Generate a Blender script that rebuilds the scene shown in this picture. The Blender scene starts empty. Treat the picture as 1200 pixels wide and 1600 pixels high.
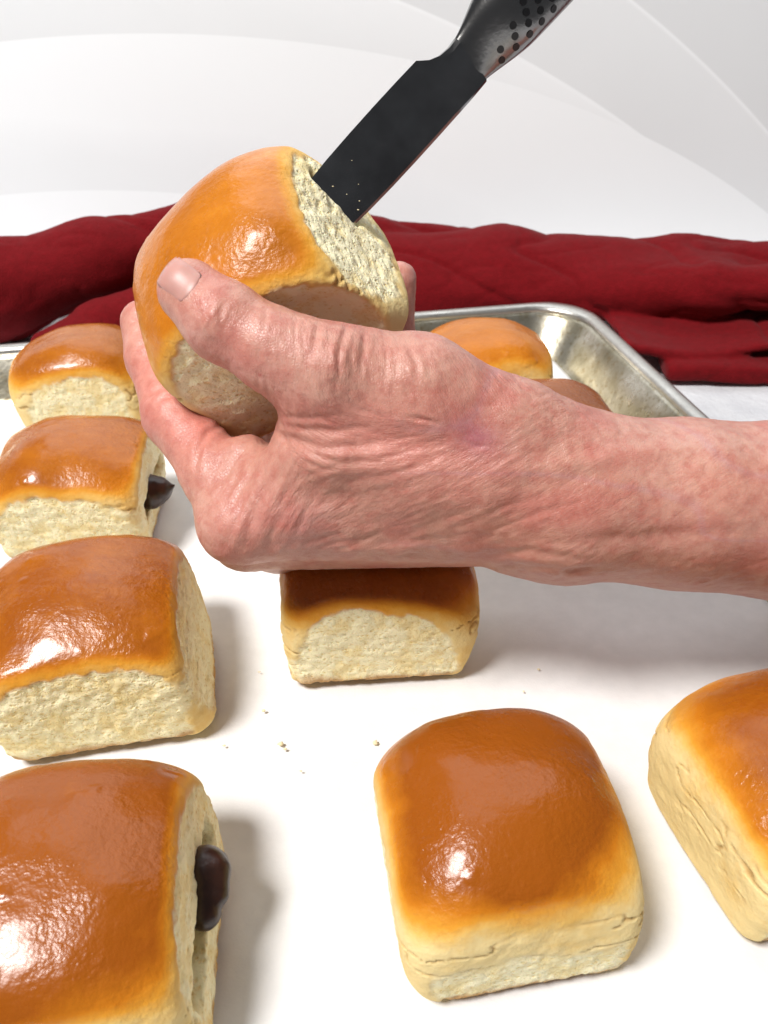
import bpy, math, random
import numpy as np
from mathutils import Matrix, Vector

random.seed(7)
rng = np.random.default_rng(11)
scene = bpy.context.scene

# ------------------------------------------------------------------ camera
FPX = 1232.0                      # focal length in pixels of the 1200 x 1600 photograph
PITCH = math.radians(36.0)        # downward tilt
CAM_H = 0.21                      # metres above the pan floor
cam_data = bpy.data.cameras.new("camera")
cam = bpy.data.objects.new("camera", cam_data)
scene.collection.objects.link(cam)
cam.location = (0, 0, CAM_H)
cam.rotation_euler = (math.radians(90) - PITCH, 0, 0)
cam_data.sensor_fit = 'VERTICAL'
cam_data.sensor_height = 24.0
cam_data.lens = 24.0 * FPX / 1600.0
cam_data.clip_start = 0.005
cam_data.clip_end = 50
cam_data.dof.use_dof = True
cam_data.dof.focus_distance = 0.235
cam_data.dof.aperture_fstop = 16.0
scene.camera = cam

# ------------------------------------------------------------------ world and lamps
world = bpy.data.worlds.new("World")
scene.world = world
world.use_nodes = True
bg = world.node_tree.nodes["Background"]
bg.inputs[0].default_value = (0.90, 0.93, 1.0, 1)
bg.inputs[1].default_value = 0.12


def area(name, loc, target, size, power, color):
    d = bpy.data.lights.new(name, 'AREA')
    d.shape = 'DISK'
    d.size = size
    d.energy = power
    d.color = color
    o = bpy.data.objects.new(name, d)
    scene.collection.objects.link(o)
    o.location = loc
    o.rotation_euler = (Vector(target) - Vector(loc)).to_track_quat('-Z', 'Y').to_euler()
    return o


area("key_lamp", (-1.00, -0.50, 2.25), (0, 0.25, 0.03), 0.70, 93.0, (1.0, 0.975, 0.95))
area("ceiling_lamp", (0.10, 2.10, 2.10), (0.0, 0.30, 0.0), 3.2, 46.0, (0.94, 0.97, 1.0))

scene.view_settings.view_transform = 'Standard'
scene.view_settings.look = 'None'
scene.view_settings.exposure = 0.0
scene.view_settings.gamma = 1.0
scene.render.engine = 'CYCLES'
scene.cycles.max_bounces = 8
scene.cycles.use_denoising = True

# ------------------------------------------------------------------ frame helpers
CF = np.array([0, math.cos(PITCH), -math.sin(PITCH)])      # forward
CU = np.array([0, math.sin(PITCH), math.cos(PITCH)])       # up
CR = np.array([1.0, 0, 0])                                 # right
CO = np.array([0, 0, CAM_H])


def gp(x, y, z=0.0):
    """the point of height z that the photograph shows at pixel x, y"""
    d = CF + CR * (x - 600) / FPX - CU * (y - 800) / FPX
    return CO + d * ((z - CAM_H) / d[2])


def yp(x, y, Y):
    """the point at distance Y that the photograph shows at pixel x, y"""
    d = CF + CR * (x - 600) / FPX - CU * (y - 800) / FPX
    return CO + d * (Y / d[1])


def C(x, y, d):
    """pixel and depth -> metric view frame (right, down, forward)"""
    return np.array([(x - 600) / FPX * d, (y - 800) / FPX * d, d])


def view_to_world(p):
    p = np.asarray(p, float)
    return CO + p[..., 0:1] * CR - p[..., 1:2] * CU + p[..., 2:3] * CF


VIEW = np.stack([CR, -CU, CF], axis=1)      # columns: view axes in the world


# ------------------------------------------------------------------ noise and fields
_T = rng.random((64, 64, 64)).astype(np.float32)


def vnoise(p):
    p = np.asarray(p, np.float32)
    i = np.floor(p).astype(np.int32)
    f = p - i
    f = f * f * f * (f * (f * 6 - 15) + 10)
    i &= 63
    j = (i + 1) & 63
    x0, y0, z0 = i[:, 0], i[:, 1], i[:, 2]
    x1, y1, z1 = j[:, 0], j[:, 1], j[:, 2]
    fx, fy, fz = f[:, 0], f[:, 1], f[:, 2]
    a = _T[x0, y0, z0] * (1 - fx) + _T[x1, y0, z0] * fx
    b = _T[x0, y1, z0] * (1 - fx) + _T[x1, y1, z0] * fx
    c = _T[x0, y0, z1] * (1 - fx) + _T[x1, y0, z1] * fx
    d = _T[x0, y1, z1] * (1 - fx) + _T[x1, y1, z1] * fx
    return ((a * (1 - fy) + b * fy) * (1 - fz) + (c * (1 - fy) + d * fy) * fz) * 2 - 1


def fbm(p, octaves=3, gain=0.5):
    s, a, t = 0, 1.0, 0.0
    for k in range(octaves):
        s = s + a * vnoise(p * (2.03 ** k) + 17.3 * k)
        t += a
        a *= gain
    return s / t


def sstep(a, b, x):
    t = np.clip((x - a) / (b - a), 0, 1)
    return t * t * (3 - 2 * t)


def smin(a, b, k):
    h = np.maximum(k - np.abs(a - b), 0) / k
    return np.minimum(a, b) - h * h * k * 0.25


def smax(a, b, k):
    return -smin(-a, -b, k)


def cone(p, a, b, r1, r2):
    """distance to a capsule that tapers from r1 at a to r2 at b"""
    a = np.asarray(a, np.float32)
    b = np.asarray(b, np.float32)
    ba = b - a
    pa = p - a
    t = np.clip(pa @ ba / max(ba @ ba, 1e-12), 0, 1)
    q = pa - t[:, None] * ba
    return np.sqrt((q * q).sum(1)) - (r1 + (r2 - r1) * t)


def surface_nets(f, origin, h):
    s = f < 0
    nx, ny, nz = f.shape
    cnt = np.zeros((nx - 1, ny - 1, nz - 1), np.int8)
    for a in (0, 1):
        for b in (0, 1):
            for c in (0, 1):
                cnt += s[a:nx - 1 + a, b:ny - 1 + b, c:nz - 1 + c]
    act = (cnt > 0) & (cnt < 8)
    ci = np.argwhere(act)
    idx = np.full(act.shape, -1, np.int32)
    idx[act] = np.arange(len(ci))
    acc = np.zeros((len(ci), 3))
    num = np.zeros(len(ci))
    cor = [(a, b, c) for a in (0, 1) for b in (0, 1) for c in (0, 1)]
    for u in cor:
        for ax in range(3):
            if u[ax]:
                continue
            v = list(u)
            v[ax] = 1
            fu = f[ci[:, 0] + u[0], ci[:, 1] + u[1], ci[:, 2] + u[2]]
            fv = f[ci[:, 0] + v[0], ci[:, 1] + v[1], ci[:, 2] + v[2]]
            m = (fu < 0) != (fv < 0)
            t = fu[m] / (fu[m] - fv[m])
            pos = np.tile(np.array(u, float), (int(m.sum()), 1))
            pos[:, ax] += t
            acc[m] += pos
            num[m] += 1
    verts = (ci + acc / num[:, None]) * h + origin
    quads = []
    for ax in range(3):
        o1, o2 = (ax + 1) % 3, (ax + 2) % 3
        sl0 = [slice(1, -1)] * 3
        sl1 = [slice(1, -1)] * 3
        sl0[ax] = slice(0, -1)
        sl1[ax] = slice(1, None)
        a = s[tuple(sl0)]
        b = s[tuple(sl1)]
        e = np.argwhere(a != b)
        if not len(e):
            continue
        neg = a[e[:, 0], e[:, 1], e[:, 2]]
        base = e.copy()
        base[:, o1] += 1
        base[:, o2] += 1
        c = []
        for d1, d2 in ((-1, -1), (0, -1), (0, 0), (-1, 0)):
            q = base.copy()
            q[:, o1] += d1
            q[:, o2] += d2
            c.append(idx[q[:, 0], q[:, 1], q[:, 2]])
        c = np.stack(c, 1)
        c[~neg] = c[~neg][:, ::-1]
        quads.append(c)
    return verts, np.concatenate(quads)


def mesh_field(fn, lo, hi, h, coarse=4):
    """polygonise fn (N,3)->N inside a box, evaluating finely only near the surface"""
    lo = np.asarray(lo, float)
    n = (np.ceil((np.asarray(hi) - lo) / (h * coarse)).astype(int) + 1)
    ax = [lo[k] + np.arange(n[k]) * h * coarse for k in range(3)]
    g = np.stack(np.meshgrid(*ax, indexing='ij'), -1).reshape(-1, 3).astype(np.float32)
    fc = fn(g).reshape(n)
    nf = (n - 1) * coarse + 1
    near = np.abs(fc) < h * coarse * 2.6
    out = np.empty(nf, np.float32)
    ii = [np.minimum((np.arange(nf[k]) + coarse // 2) // coarse, n[k] - 1) for k in range(3)]
    out[:] = fc[np.ix_(*ii)]
    m = near[np.ix_(*ii)]
    w = np.argwhere(m)
    pts = (w * h + lo).astype(np.float32)
    val = np.empty(len(pts), np.float32)
    for k in range(0, len(pts), 400000):
        val[k:k + 400000] = fn(pts[k:k + 400000])
    out[m] = val
    return surface_nets(out, lo, h)


def vnormals(v, q):
    n = np.cross(v[q[:, 2]] - v[q[:, 0]], v[q[:, 3]] - v[q[:, 1]])
    o = np.zeros_like(v)
    for k in range(4):
        for c in range(3):
            o[:, c] += np.bincount(q[:, k], n[:, c], len(v))
    return o / np.maximum(np.linalg.norm(o, axis=1, keepdims=True), 1e-12)


def relax(v, q, it=2, w=0.5):
    for _ in range(it):
        s = np.zeros_like(v)
        c = np.zeros(len(v))
        for k in range(4):
            j = q[:, (k + 1) % 4]
            for d in range(3):
                s[:, d] += np.bincount(q[:, k], v[j, d], len(v)) + np.bincount(j, v[q[:, k], d], len(v))
            c += np.bincount(q[:, k], minlength=len(v)) + np.bincount(j, minlength=len(v))
        v = v + w * (s / np.maximum(c, 1)[:, None] - v)
    return v


# ------------------------------------------------------------------ object helpers
def tag(o, label=None, cat=None, group=None, kind=None):
    if label:
        o['label'] = label
    if cat:
        o['category'] = cat
    if group:
        o['group'] = group
    if kind:
        o['kind'] = kind
    return o


def empty(name, loc):
    o = bpy.data.objects.new(name, None)
    scene.collection.objects.link(o)
    o.location = loc
    o.empty_display_size = 0.01
    return o


def build(name, verts, faces, mat, parent=None, attrs=None, smooth=True, normals=None):
    verts = np.asarray(verts, float)
    if parent is not None:
        verts = verts - np.array(parent.matrix_world.translation if parent.parent else parent.location)
    me = bpy.data.meshes.new(name)
    if isinstance(faces, np.ndarray):
        k = faces.shape[1]
        me.vertices.add(len(verts))
        me.vertices.foreach_set('co', verts.astype(np.float32).ravel())
        me.loops.add(faces.size)
        me.loops.foreach_set('vertex_index', faces.astype(np.int32).ravel())
        me.polygons.add(len(faces))
        me.polygons.foreach_set('loop_start', np.arange(0, faces.size, k, dtype=np.int32))
        me.update(calc_edges=True)
    else:
        me.from_pydata(verts.tolist(), [], faces)
        me.update()
    me.polygons.foreach_set('use_smooth', [smooth] * len(me.polygons))
    for key, val in (attrs or {}).items():
        val = np.asarray(val, np.float32)
        if val.ndim == 2:
            a = me.attributes.new(key, 'FLOAT_VECTOR', 'POINT')
            a.data.foreach_set('vector', val.ravel())
        else:
            a = me.attributes.new(key, 'FLOAT', 'POINT')
            a.data.foreach_set('value', val)
    if normals is not None:
        me.normals_split_custom_set_from_vertices([tuple(x) for x in normals.tolist()])
    me.materials.append(mat)
    o = bpy.data.objects.new(name, me)
    scene.collection.objects.link(o)
    if parent is not None:
        o.parent = parent
    return o


def submesh(v, q, sel, arrays):
    qq = q[sel]
    used = np.unique(qq)
    m = np.full(len(v), -1, np.int32)
    m[used] = np.arange(len(used))
    return v[used], m[qq], [a[used] for a in arrays]


# ------------------------------------------------------------------ materials
class Mat:
    def __init__(self, name):
        self.m = bpy.data.materials.new(name)
        self.m.use_nodes = True
        self.t = self.m.node_tree
        self.b = self.t.nodes['Principled BSDF']

    def n(self, kind, **kw):
        x = self.t.nodes.new(kind)
        for k, v in kw.items():
            if k.startswith('i_'):
                x.inputs[k[2:].replace('_', ' ')].default_value = v
            else:
                setattr(x, k, v)
        return x

    def l(self, a, b):
        self.t.links.new(a, b)

    def set(self, **kw):
        for k, v in kw.items():
            self.b.inputs[k.replace('_', ' ')].default_value = v

    def coord(self, out='Object'):
        return self.n('ShaderNodeTexCoord').outputs[out]

    def noise(self, scale, detail=4, rough=0.55, vec=None, dist=0.0):
        x = self.n('ShaderNodeTexNoise')
        x.inputs['Scale'].default_value = scale
        x.inputs['Detail'].default_value = detail
        x.inputs['Roughness'].default_value = rough
        x.inputs['Distortion'].default_value = dist
        self.l(vec if vec is not None else self.coord(), x.inputs['Vector'])
        return x.outputs['Fac']

    def attr(self, name, out='Fac'):
        x = self.n('ShaderNodeAttribute')
        x.attribute_name = name
        return x.outputs[out]

    def ramp(self, fac, stops, interp='LINEAR'):
        x = self.n('ShaderNodeValToRGB')
        x.color_ramp.interpolation = interp
        e = x.color_ramp.elements
        while len(e) < len(stops):
            e.new(0.5)
        for k, (p, c) in enumerate(stops):
            e[k].position = p
            e[k].color = (c if isinstance(c, tuple) else (c, c, c)) + (1,)
        self.l(fac, x.inputs[0])
        return x.outputs[0]

    def math(self, op, a, b=None, clamp=False):
        x = self.n('ShaderNodeMath', operation=op, use_clamp=clamp)
        for k, v in enumerate((a, b)):
            if v is None:
                continue
            if isinstance(v, (int, float)):
                x.inputs[k].default_value = v
            else:
                self.l(v, x.inputs[k])
        return x.outputs[0]

    def mix(self, fac, a, b, mode='MIX'):
        x = self.n('ShaderNodeMix', data_type='RGBA', blend_type=mode)
        for k, v in ((0, fac), (6, a), (7, b)):
            if isinstance(v, (int, float)):
                x.inputs[k].default_value = v
            elif isinstance(v, tuple):
                x.inputs[k].default_value = v + (1,)
            else:
                self.l(v, x.inputs[k])
        return x.outputs[2]

    def bump(self, height, dist, strength=1.0, prev=None):
        x = self.n('ShaderNodeBump')
        x.inputs['Strength'].default_value = strength
        x.inputs['Distance'].default_value = dist
        self.l(height, x.inputs['Height'])
        if prev is not None:
            self.l(prev, x.inputs['Normal'])
        return x.outputs[0]

    def scaled(self, vec, s, rot=(0, 0, 0)):
        x = self.n('ShaderNodeMapping')
        x.inputs['Scale'].default_value = s
        x.inputs['Rotation'].default_value = rot
        self.l(vec, x.inputs['Vector'])
        return x.outputs[0]


def bread_material(name, glaze):
    """crust and crumb share one browning map, so torn edges blend"""
    M = Mat(name)
    co = M.coord()
    br = M.attr('brown')
    cr = M.attr('crumb')
    blot = M.noise(42, 5, 0.6, co)
    fleck = M.noise(420, 3, 0.6, co)
    t = M.math('ADD', br, M.math('MULTIPLY', M.math('SUBTRACT', blot, 0.5), 0.50))
    streak = M.noise(70, 4, 0.6, M.scaled(co, (0.5, 1.6, 1.0), (0, 0, 0.6)))
    t = M.math('ADD', t, M.math('MULTIPLY', M.math('SUBTRACT', streak, 0.5), 0.22))
    t = M.math('ADD', t, M.math('MULTIPLY', M.math('SUBTRACT', fleck, 0.5), 0.14), clamp=True)
    crust = M.ramp(t, [(0.0, (0.83, 0.65, 0.32)), (0.20, (0.78, 0.48, 0.13)), (0.40, (0.70, 0.31, 0.032)),
                       (0.66, (0.53, 0.172, 0.009)), (1.0, (0.30, 0.076, 0.004))])
    wv = M.n('ShaderNodeVectorMath', operation='ADD')
    wn = M.n('ShaderNodeTexNoise')
    wn.inputs['Scale'].default_value = 380
    M.l(co, wn.inputs['Vector'])
    ws_ = M.n('ShaderNodeVectorMath', operation='SCALE')
    ws_.inputs['Scale'].default_value = 0.0016
    M.l(wn.outputs['Color'], ws_.inputs[0])
    M.l(co, wv.inputs[0])
    M.l(ws_.outputs[0], wv.inputs[1])
    pits = []
    for sc_, rim_ in ((560, 0.42), (1150, 0.45)):
        vo = M.n('ShaderNodeTexVoronoi', feature='F1')
        vo.inputs['Scale'].default_value = sc_
        M.l(M.scaled(wv.outputs[0], (1, 1, 1.35)), vo.inputs['Vector'])
        pits.append(M.ramp(vo.outputs['Distance'], [(0.12, 0.0), (rim_, 1.0)]))
    big = M.noise(210, 5, 0.65, co, 0.4)
    mask = M.ramp(M.noise(130, 3, 0.5, co), [(0.40, 0.0), (0.60, 1.0)])
    wall = M.math('ADD', M.math('MULTIPLY', pits[0], M.math('ADD', M.math('MULTIPLY', mask, 0.5), 0.15)), M.math('MULTIPLY', pits[1], 0.20))
    wall = M.math('ADD', wall, M.math('MULTIPLY', big, 0.5))
    crumbc = M.ramp(wall, [(0.22, (0.70, 0.49, 0.17)), (0.50, (0.89, 0.74, 0.40)), (0.85, (0.95, 0.87, 0.59))])
    # the oven-brown foot of the roll
    foot = M.attr('foot')
    crumbc = M.mix(M.math('MULTIPLY', foot, 0.75), crumbc, (0.42, 0.17, 0.035))
    crk = M.math('MULTIPLY', M.attr('crack'), 0.7)
    crust = M.mix(crk, crust, (0.40, 0.20, 0.05))
    M.l(M.mix(cr, crust, crumbc), M.b.inputs['Base Color'])
    rn = M.noise(160, 4, 0.6, co)
    rough = M.math('ADD', M.math('MULTIPLY', rn, 0.22), 0.15 if glaze else 0.3)
    wet = M.math('MULTIPLY', M.math('SUBTRACT', 1.0, cr), M.math('ADD', M.math('MULTIPLY', br, 1.2), 0.05, clamp=True), clamp=True)
    dry = M.math('SUBTRACT', 1.0, wet)
    rough = M.math('ADD', M.math('MULTIPLY', rough, wet), M.math('MULTIPLY', dry, 0.75))
    M.l(rough, M.b.inputs['Roughness'])
    M.l(M.math('MULTIPLY', wet, 0.32), M.b.inputs['Specular IOR Level'])
    M.l(M.math('MULTIPLY', wet, 0.22), M.b.inputs['Coat Weight'])
    M.set(Coat_Roughness=0.12)
    M.l(M.math('ADD', M.math('MULTIPLY', cr, 0.05), 0.08), M.b.inputs['Subsurface Weight'])
    M.set(Subsurface_Scale=0.005)
    M.b.inputs['Subsurface Radius'].default_value = (1.0, 0.62, 0.35)
    # fine orange-peel in the glaze, pores in the crumb
    peel = M.math('MULTIPLY', M.noise(620, 3, 0.55, co), M.math('SUBTRACT', 1.0, cr))
    peel = M.math('MULTIPLY', peel, M.math('ADD', M.math('MULTIPLY', M.noise(60, 2, 0.5, co), 2.6), -0.6, clamp=True))
    pore = M.math('MULTIPLY', wall, cr)
    nb = M.bump(peel, 0.0007, 0.6)
    nb = M.bump(pore, 0.0012, 0.5, nb)
    M.l(nb, M.b.inputs['Normal'])
    return M.m


MAT_CRUST = bread_material("glazed_crust", True)
MAT_CRUMB = bread_material("bread_crumb", False)


def skin_material():
    M = Mat("skin")
    co = M.coord()
    base = M.attr('tint', 'Vector')
    mott = M.noise(260, 5, 0.65, co)
    fine = M.noise(900, 3, 0.6, co)
    c = M.mix(M.math('MULTIPLY', M.ramp(mott, [(0.42, 0.0), (0.66, 1.0)]), 0.55), base, (0.44, 0.12, 0.09))
    c = M.mix(M.math('MULTIPLY', M.ramp(fine, [(0.45, 0.0), (0.75, 1.0)]), 0.18), c, (0.70, 0.42, 0.34))
    M.l(c, M.b.inputs['Base Color'])
    M.set(Roughness=0.37, Subsurface_Weight=0.20, Subsurface_Scale=0.0035)
    M.set(Specular_IOR_Level=0.5)
    M.b.inputs['Subsurface Radius'].default_value = (1.0, 0.32, 0.16)
    # crepe lines that follow the skin's own direction
    dots = []
    for ax in (CR, -CU, CF):
        d = M.n('ShaderNodeVectorMath', operation='DOT_PRODUCT')
        d.inputs[1].default_value = tuple(ax)
        M.l(co, d.inputs[0])
        dots.append(d.outputs['Value'])
    crepe = None
    for k in range(6):
        a = math.radians(30 * k)
        u = M.math('ADD', M.math('MULTIPLY', dots[0], math.cos(a)), M.math('MULTIPLY', dots[1], math.sin(a)))
        w = M.math('ADD', M.math('MULTIPLY', dots[0], -math.sin(a)), M.math('MULTIPLY', dots[1], math.cos(a)))
        cv_ = M.n('ShaderNodeCombineXYZ')
        M.l(M.math('MULTIPLY', u, 0.20), cv_.inputs[0])
        M.l(w, cv_.inputs[1])
        M.l(M.math('MULTIPLY', dots[2], 0.7), cv_.inputs[2])
        nz = M.noise(1080, 4, 0.65, cv_.outputs[0])
        nz = M.math('MULTIPLY', nz, M.attr('dir%d' % k))
        crepe = nz if crepe is None else M.math('ADD', crepe, nz)
    v = M.n('ShaderNodeTexVoronoi', feature='DISTANCE_TO_EDGE')
    v.inputs['Scale'].default_value = 1300
    M.l(co, v.inputs['Vector'])
    cell = M.ramp(v.outputs['Distance'], [(0.0, 0.0), (0.15, 1.0)])
    nb = M.bump(cell, 0.00012, 0.35)
    crepe = M.math('MULTIPLY', crepe, M.attr('crepe'))
    nb = M.bump(crepe, 0.00075, 0.75, nb)
    M.l(nb, M.b.inputs['Normal'])
    return M.m


def simple(name, color, rough=0.5, metallic=0.0, **kw):
    M = Mat(name)
    M.set(Base_Color=color + (1,), Roughness=rough, Metallic=metallic, **kw)
    return M


MAT_SKIN = skin_material()

Mn = Mat("nail")
Mn.set(Base_Color=(0.72, 0.42, 0.36, 1), Roughness=0.42, Subsurface_Weight=0.2, Subsurface_Scale=0.002)
Mn.l(Mn.ramp(Mn.noise(260, 3, 0.5), [(0.3, (0.50, 0.245, 0.205)), (0.7, (0.54, 0.275, 0.235))]), Mn.b.inputs['Base Color'])
MAT_NAIL = Mn.m


def pan_material(rim):
    M = Mat("worn_aluminium_rim" if rim else "worn_aluminium")
    co = M.coord()
    n1 = M.noise(26, 6, 0.65, co)
    n2 = M.noise(330, 4, 0.7, co)
    c = M.ramp(n1, [(0.34, (0.20, 0.175, 0.11)), (0.5, (0.36, 0.33, 0.25)), (0.66, (0.58, 0.55, 0.47))])
    c = M.mix(M.ramp(n2, [(0.52, 0.0), (0.66, 0.6)]), c, (0.22, 0.15, 0.06))
    if rim:
        c = M.mix(0.55, c, (0.70, 0.70, 0.70))
    M.l(c, M.b.inputs['Base Color'])
    M.set(Metallic=0.92)
    M.l(M.ramp(n1, [(0.25, 0.46), (0.75, 0.22)]), M.b.inputs['Roughness'])
    M.l(M.bump(M.noise(240, 4, 0.6, co), 0.0006, 0.35), M.b.inputs['Normal'])
    return M.m


MAT_PAN = pan_material(False)
MAT_RIM = pan_material(True)

Mp = Mat("parchment")
co = Mp.coord()
Mp.l(Mp.ramp(Mp.noise(140, 5, 0.6, co), [(0.3, (0.74, 0.735, 0.73)), (0.7, (0.80, 0.795, 0.79))]), Mp.b.inputs['Base Color'])
Mp.set(Roughness=0.55, Specular_IOR_Level=0.3)
nb = Mp.bump(Mp.noise(1400, 3, 0.6, co), 0.0002, 0.35)
nb = Mp.bump(Mp.noise(35, 3, 0.5, co), 0.002, 0.25, nb)
Mp.l(nb, Mp.b.inputs['Normal'])
MAT_PAPER = Mp.m

Mc = Mat("red_linen")
co = Mc.coord()
weave = Mc.noise(1300, 2, 0.6, co)
slub = Mc.noise(300, 4, 0.7, Mc.scaled(co, (0.7, 1, 1)))
Mc.l(Mc.ramp(Mc.math('ADD', Mc.math('MULTIPLY', weave, 0.4), Mc.math('MULTIPLY', slub, 0.6)),
             [(0.25, (0.11, 0.001, 0.002)), (0.55, (0.165, 0.002, 0.005)), (0.8, (0.21, 0.004, 0.008))]), Mc.b.inputs['Base Color'])
Mc.set(Roughness=0.85, Specular_IOR_Level=0.15, Sheen_Weight=0.04, Sheen_Roughness=0.5)
nb = Mc.bump(weave, 0.0009, 0.7)
nb = Mc.bump(Mc.noise(45, 3, 0.5, co), 0.004, 0.25, nb)
Mc.l(nb, Mc.b.inputs['Normal'])
MAT_CLOTH = Mc.m

Mt = Mat("white_tabletop")
co = Mt.coord()
Mt.l(Mt.ramp(Mt.noise(60, 5, 0.6, co), [(0.3, (0.66, 0.67, 0.70)), (0.7, (0.76, 0.77, 0.79))]), Mt.b.inputs['Base Color'])
Mt.set(Roughness=0.45)
Mt.l(Mt.bump(Mt.noise(220, 4, 0.6, co), 0.0015, 0.5), Mt.b.inputs['Normal'])
MAT_TABLE = Mt.m

# ------------------------------------------------------------------ the setting
TABLE_Z = -0.0035


def slab(name, lo, hi, mat, parent=None, smooth=False):
    x0, y0, z0 = lo
    x1, y1, z1 = hi
    v = [(x0, y0, z0), (x1, y0, z0), (x1, y1, z0), (x0, y1, z0), (x0, y0, z1), (x1, y0, z1), (x1, y1, z1), (x0, y1, z1)]
    f = [(0, 3, 2, 1), (4, 5, 6, 7), (0, 1, 5, 4), (1, 2, 6, 5), (2, 3, 7, 6), (3, 0, 4, 7)]
    return build(name, v, f, mat, parent, smooth=smooth)


tag(slab('table', (-0.62, -0.34, TABLE_Z - 0.03), (0.72, 0.76, TABLE_Z), MAT_TABLE), kind='structure')

BACK_Y = 0.64
Mb = Mat("printed_backdrop")
sx = Mb.n('ShaderNodeSeparateXYZ')
Mb.l(Mb.coord(), sx.inputs[0])
X, Z = sx.outputs[0], sx.outputs[2]


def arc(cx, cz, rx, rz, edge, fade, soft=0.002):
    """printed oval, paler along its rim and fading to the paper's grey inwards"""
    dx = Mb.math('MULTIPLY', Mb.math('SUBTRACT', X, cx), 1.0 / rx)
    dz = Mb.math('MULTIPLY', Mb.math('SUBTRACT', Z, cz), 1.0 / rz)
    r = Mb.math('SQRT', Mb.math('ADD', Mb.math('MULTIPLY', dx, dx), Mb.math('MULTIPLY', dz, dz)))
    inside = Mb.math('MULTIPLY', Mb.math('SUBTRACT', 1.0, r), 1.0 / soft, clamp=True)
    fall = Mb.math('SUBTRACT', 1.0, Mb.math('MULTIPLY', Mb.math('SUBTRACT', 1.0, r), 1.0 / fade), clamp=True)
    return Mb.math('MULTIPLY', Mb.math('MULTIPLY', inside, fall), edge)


def px_back(x, y):
    p = yp(x, y, BACK_Y)
    return p[0], p[2]


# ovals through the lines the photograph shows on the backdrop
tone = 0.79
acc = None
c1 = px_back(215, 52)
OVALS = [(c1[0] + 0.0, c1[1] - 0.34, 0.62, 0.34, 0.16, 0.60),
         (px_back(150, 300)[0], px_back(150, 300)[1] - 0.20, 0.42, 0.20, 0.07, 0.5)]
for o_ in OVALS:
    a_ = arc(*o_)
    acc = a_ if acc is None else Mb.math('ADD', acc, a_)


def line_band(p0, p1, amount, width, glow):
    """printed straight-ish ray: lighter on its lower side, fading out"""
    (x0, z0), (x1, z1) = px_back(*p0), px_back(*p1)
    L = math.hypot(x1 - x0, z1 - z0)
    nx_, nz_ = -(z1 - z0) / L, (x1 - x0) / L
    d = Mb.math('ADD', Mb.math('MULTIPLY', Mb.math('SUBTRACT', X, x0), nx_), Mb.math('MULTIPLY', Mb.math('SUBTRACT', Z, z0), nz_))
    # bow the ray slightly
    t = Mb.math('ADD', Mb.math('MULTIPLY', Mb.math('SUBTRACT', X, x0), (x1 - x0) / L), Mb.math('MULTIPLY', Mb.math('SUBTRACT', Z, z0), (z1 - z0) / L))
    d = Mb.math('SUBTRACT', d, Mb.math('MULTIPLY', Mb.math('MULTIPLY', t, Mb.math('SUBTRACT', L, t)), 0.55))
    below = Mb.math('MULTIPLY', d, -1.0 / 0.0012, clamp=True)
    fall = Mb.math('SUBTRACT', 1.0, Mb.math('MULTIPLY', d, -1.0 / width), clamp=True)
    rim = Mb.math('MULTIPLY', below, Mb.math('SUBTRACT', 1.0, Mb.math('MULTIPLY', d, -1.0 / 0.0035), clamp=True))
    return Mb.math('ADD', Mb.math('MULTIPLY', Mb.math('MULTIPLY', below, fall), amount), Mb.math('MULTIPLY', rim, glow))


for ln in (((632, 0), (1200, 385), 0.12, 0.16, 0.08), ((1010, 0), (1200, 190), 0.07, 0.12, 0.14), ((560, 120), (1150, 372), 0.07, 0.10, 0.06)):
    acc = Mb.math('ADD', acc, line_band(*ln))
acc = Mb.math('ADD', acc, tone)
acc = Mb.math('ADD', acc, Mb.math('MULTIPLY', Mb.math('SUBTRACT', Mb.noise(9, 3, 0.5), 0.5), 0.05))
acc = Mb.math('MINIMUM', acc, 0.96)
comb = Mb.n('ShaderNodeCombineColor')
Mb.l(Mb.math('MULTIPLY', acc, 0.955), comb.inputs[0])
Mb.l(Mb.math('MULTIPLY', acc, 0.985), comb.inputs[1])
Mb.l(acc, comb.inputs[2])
Mb.l(comb.outputs[0], Mb.b.inputs['Base Color'])
Mb.set(Roughness=0.5, Specular_IOR_Level=0.25)
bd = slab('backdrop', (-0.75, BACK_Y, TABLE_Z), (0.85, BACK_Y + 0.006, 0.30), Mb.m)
lean = math.radians(-9)                      # lean added so the board catches more lamp light
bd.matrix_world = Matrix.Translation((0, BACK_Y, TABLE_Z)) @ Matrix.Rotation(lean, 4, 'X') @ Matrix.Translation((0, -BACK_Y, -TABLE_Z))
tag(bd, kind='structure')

# ------------------------------------------------------------------ sheet pan
YAW = math.radians(11.5)
EW = np.array([math.cos(YAW), math.sin(YAW)])
ED = np.array([-math.sin(YAW), math.cos(YAW)])
PAN_W, PAN_D = 0.43, 0.56
RIM_Z = 0.027
corner = gp(905, 473, RIM_Z)[:2] + 0.006 * EW + 0.010 * ED      # outer back-right corner of the rim
PAN_C = corner - EW * PAN_W / 2 - ED * PAN_D / 2


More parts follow.
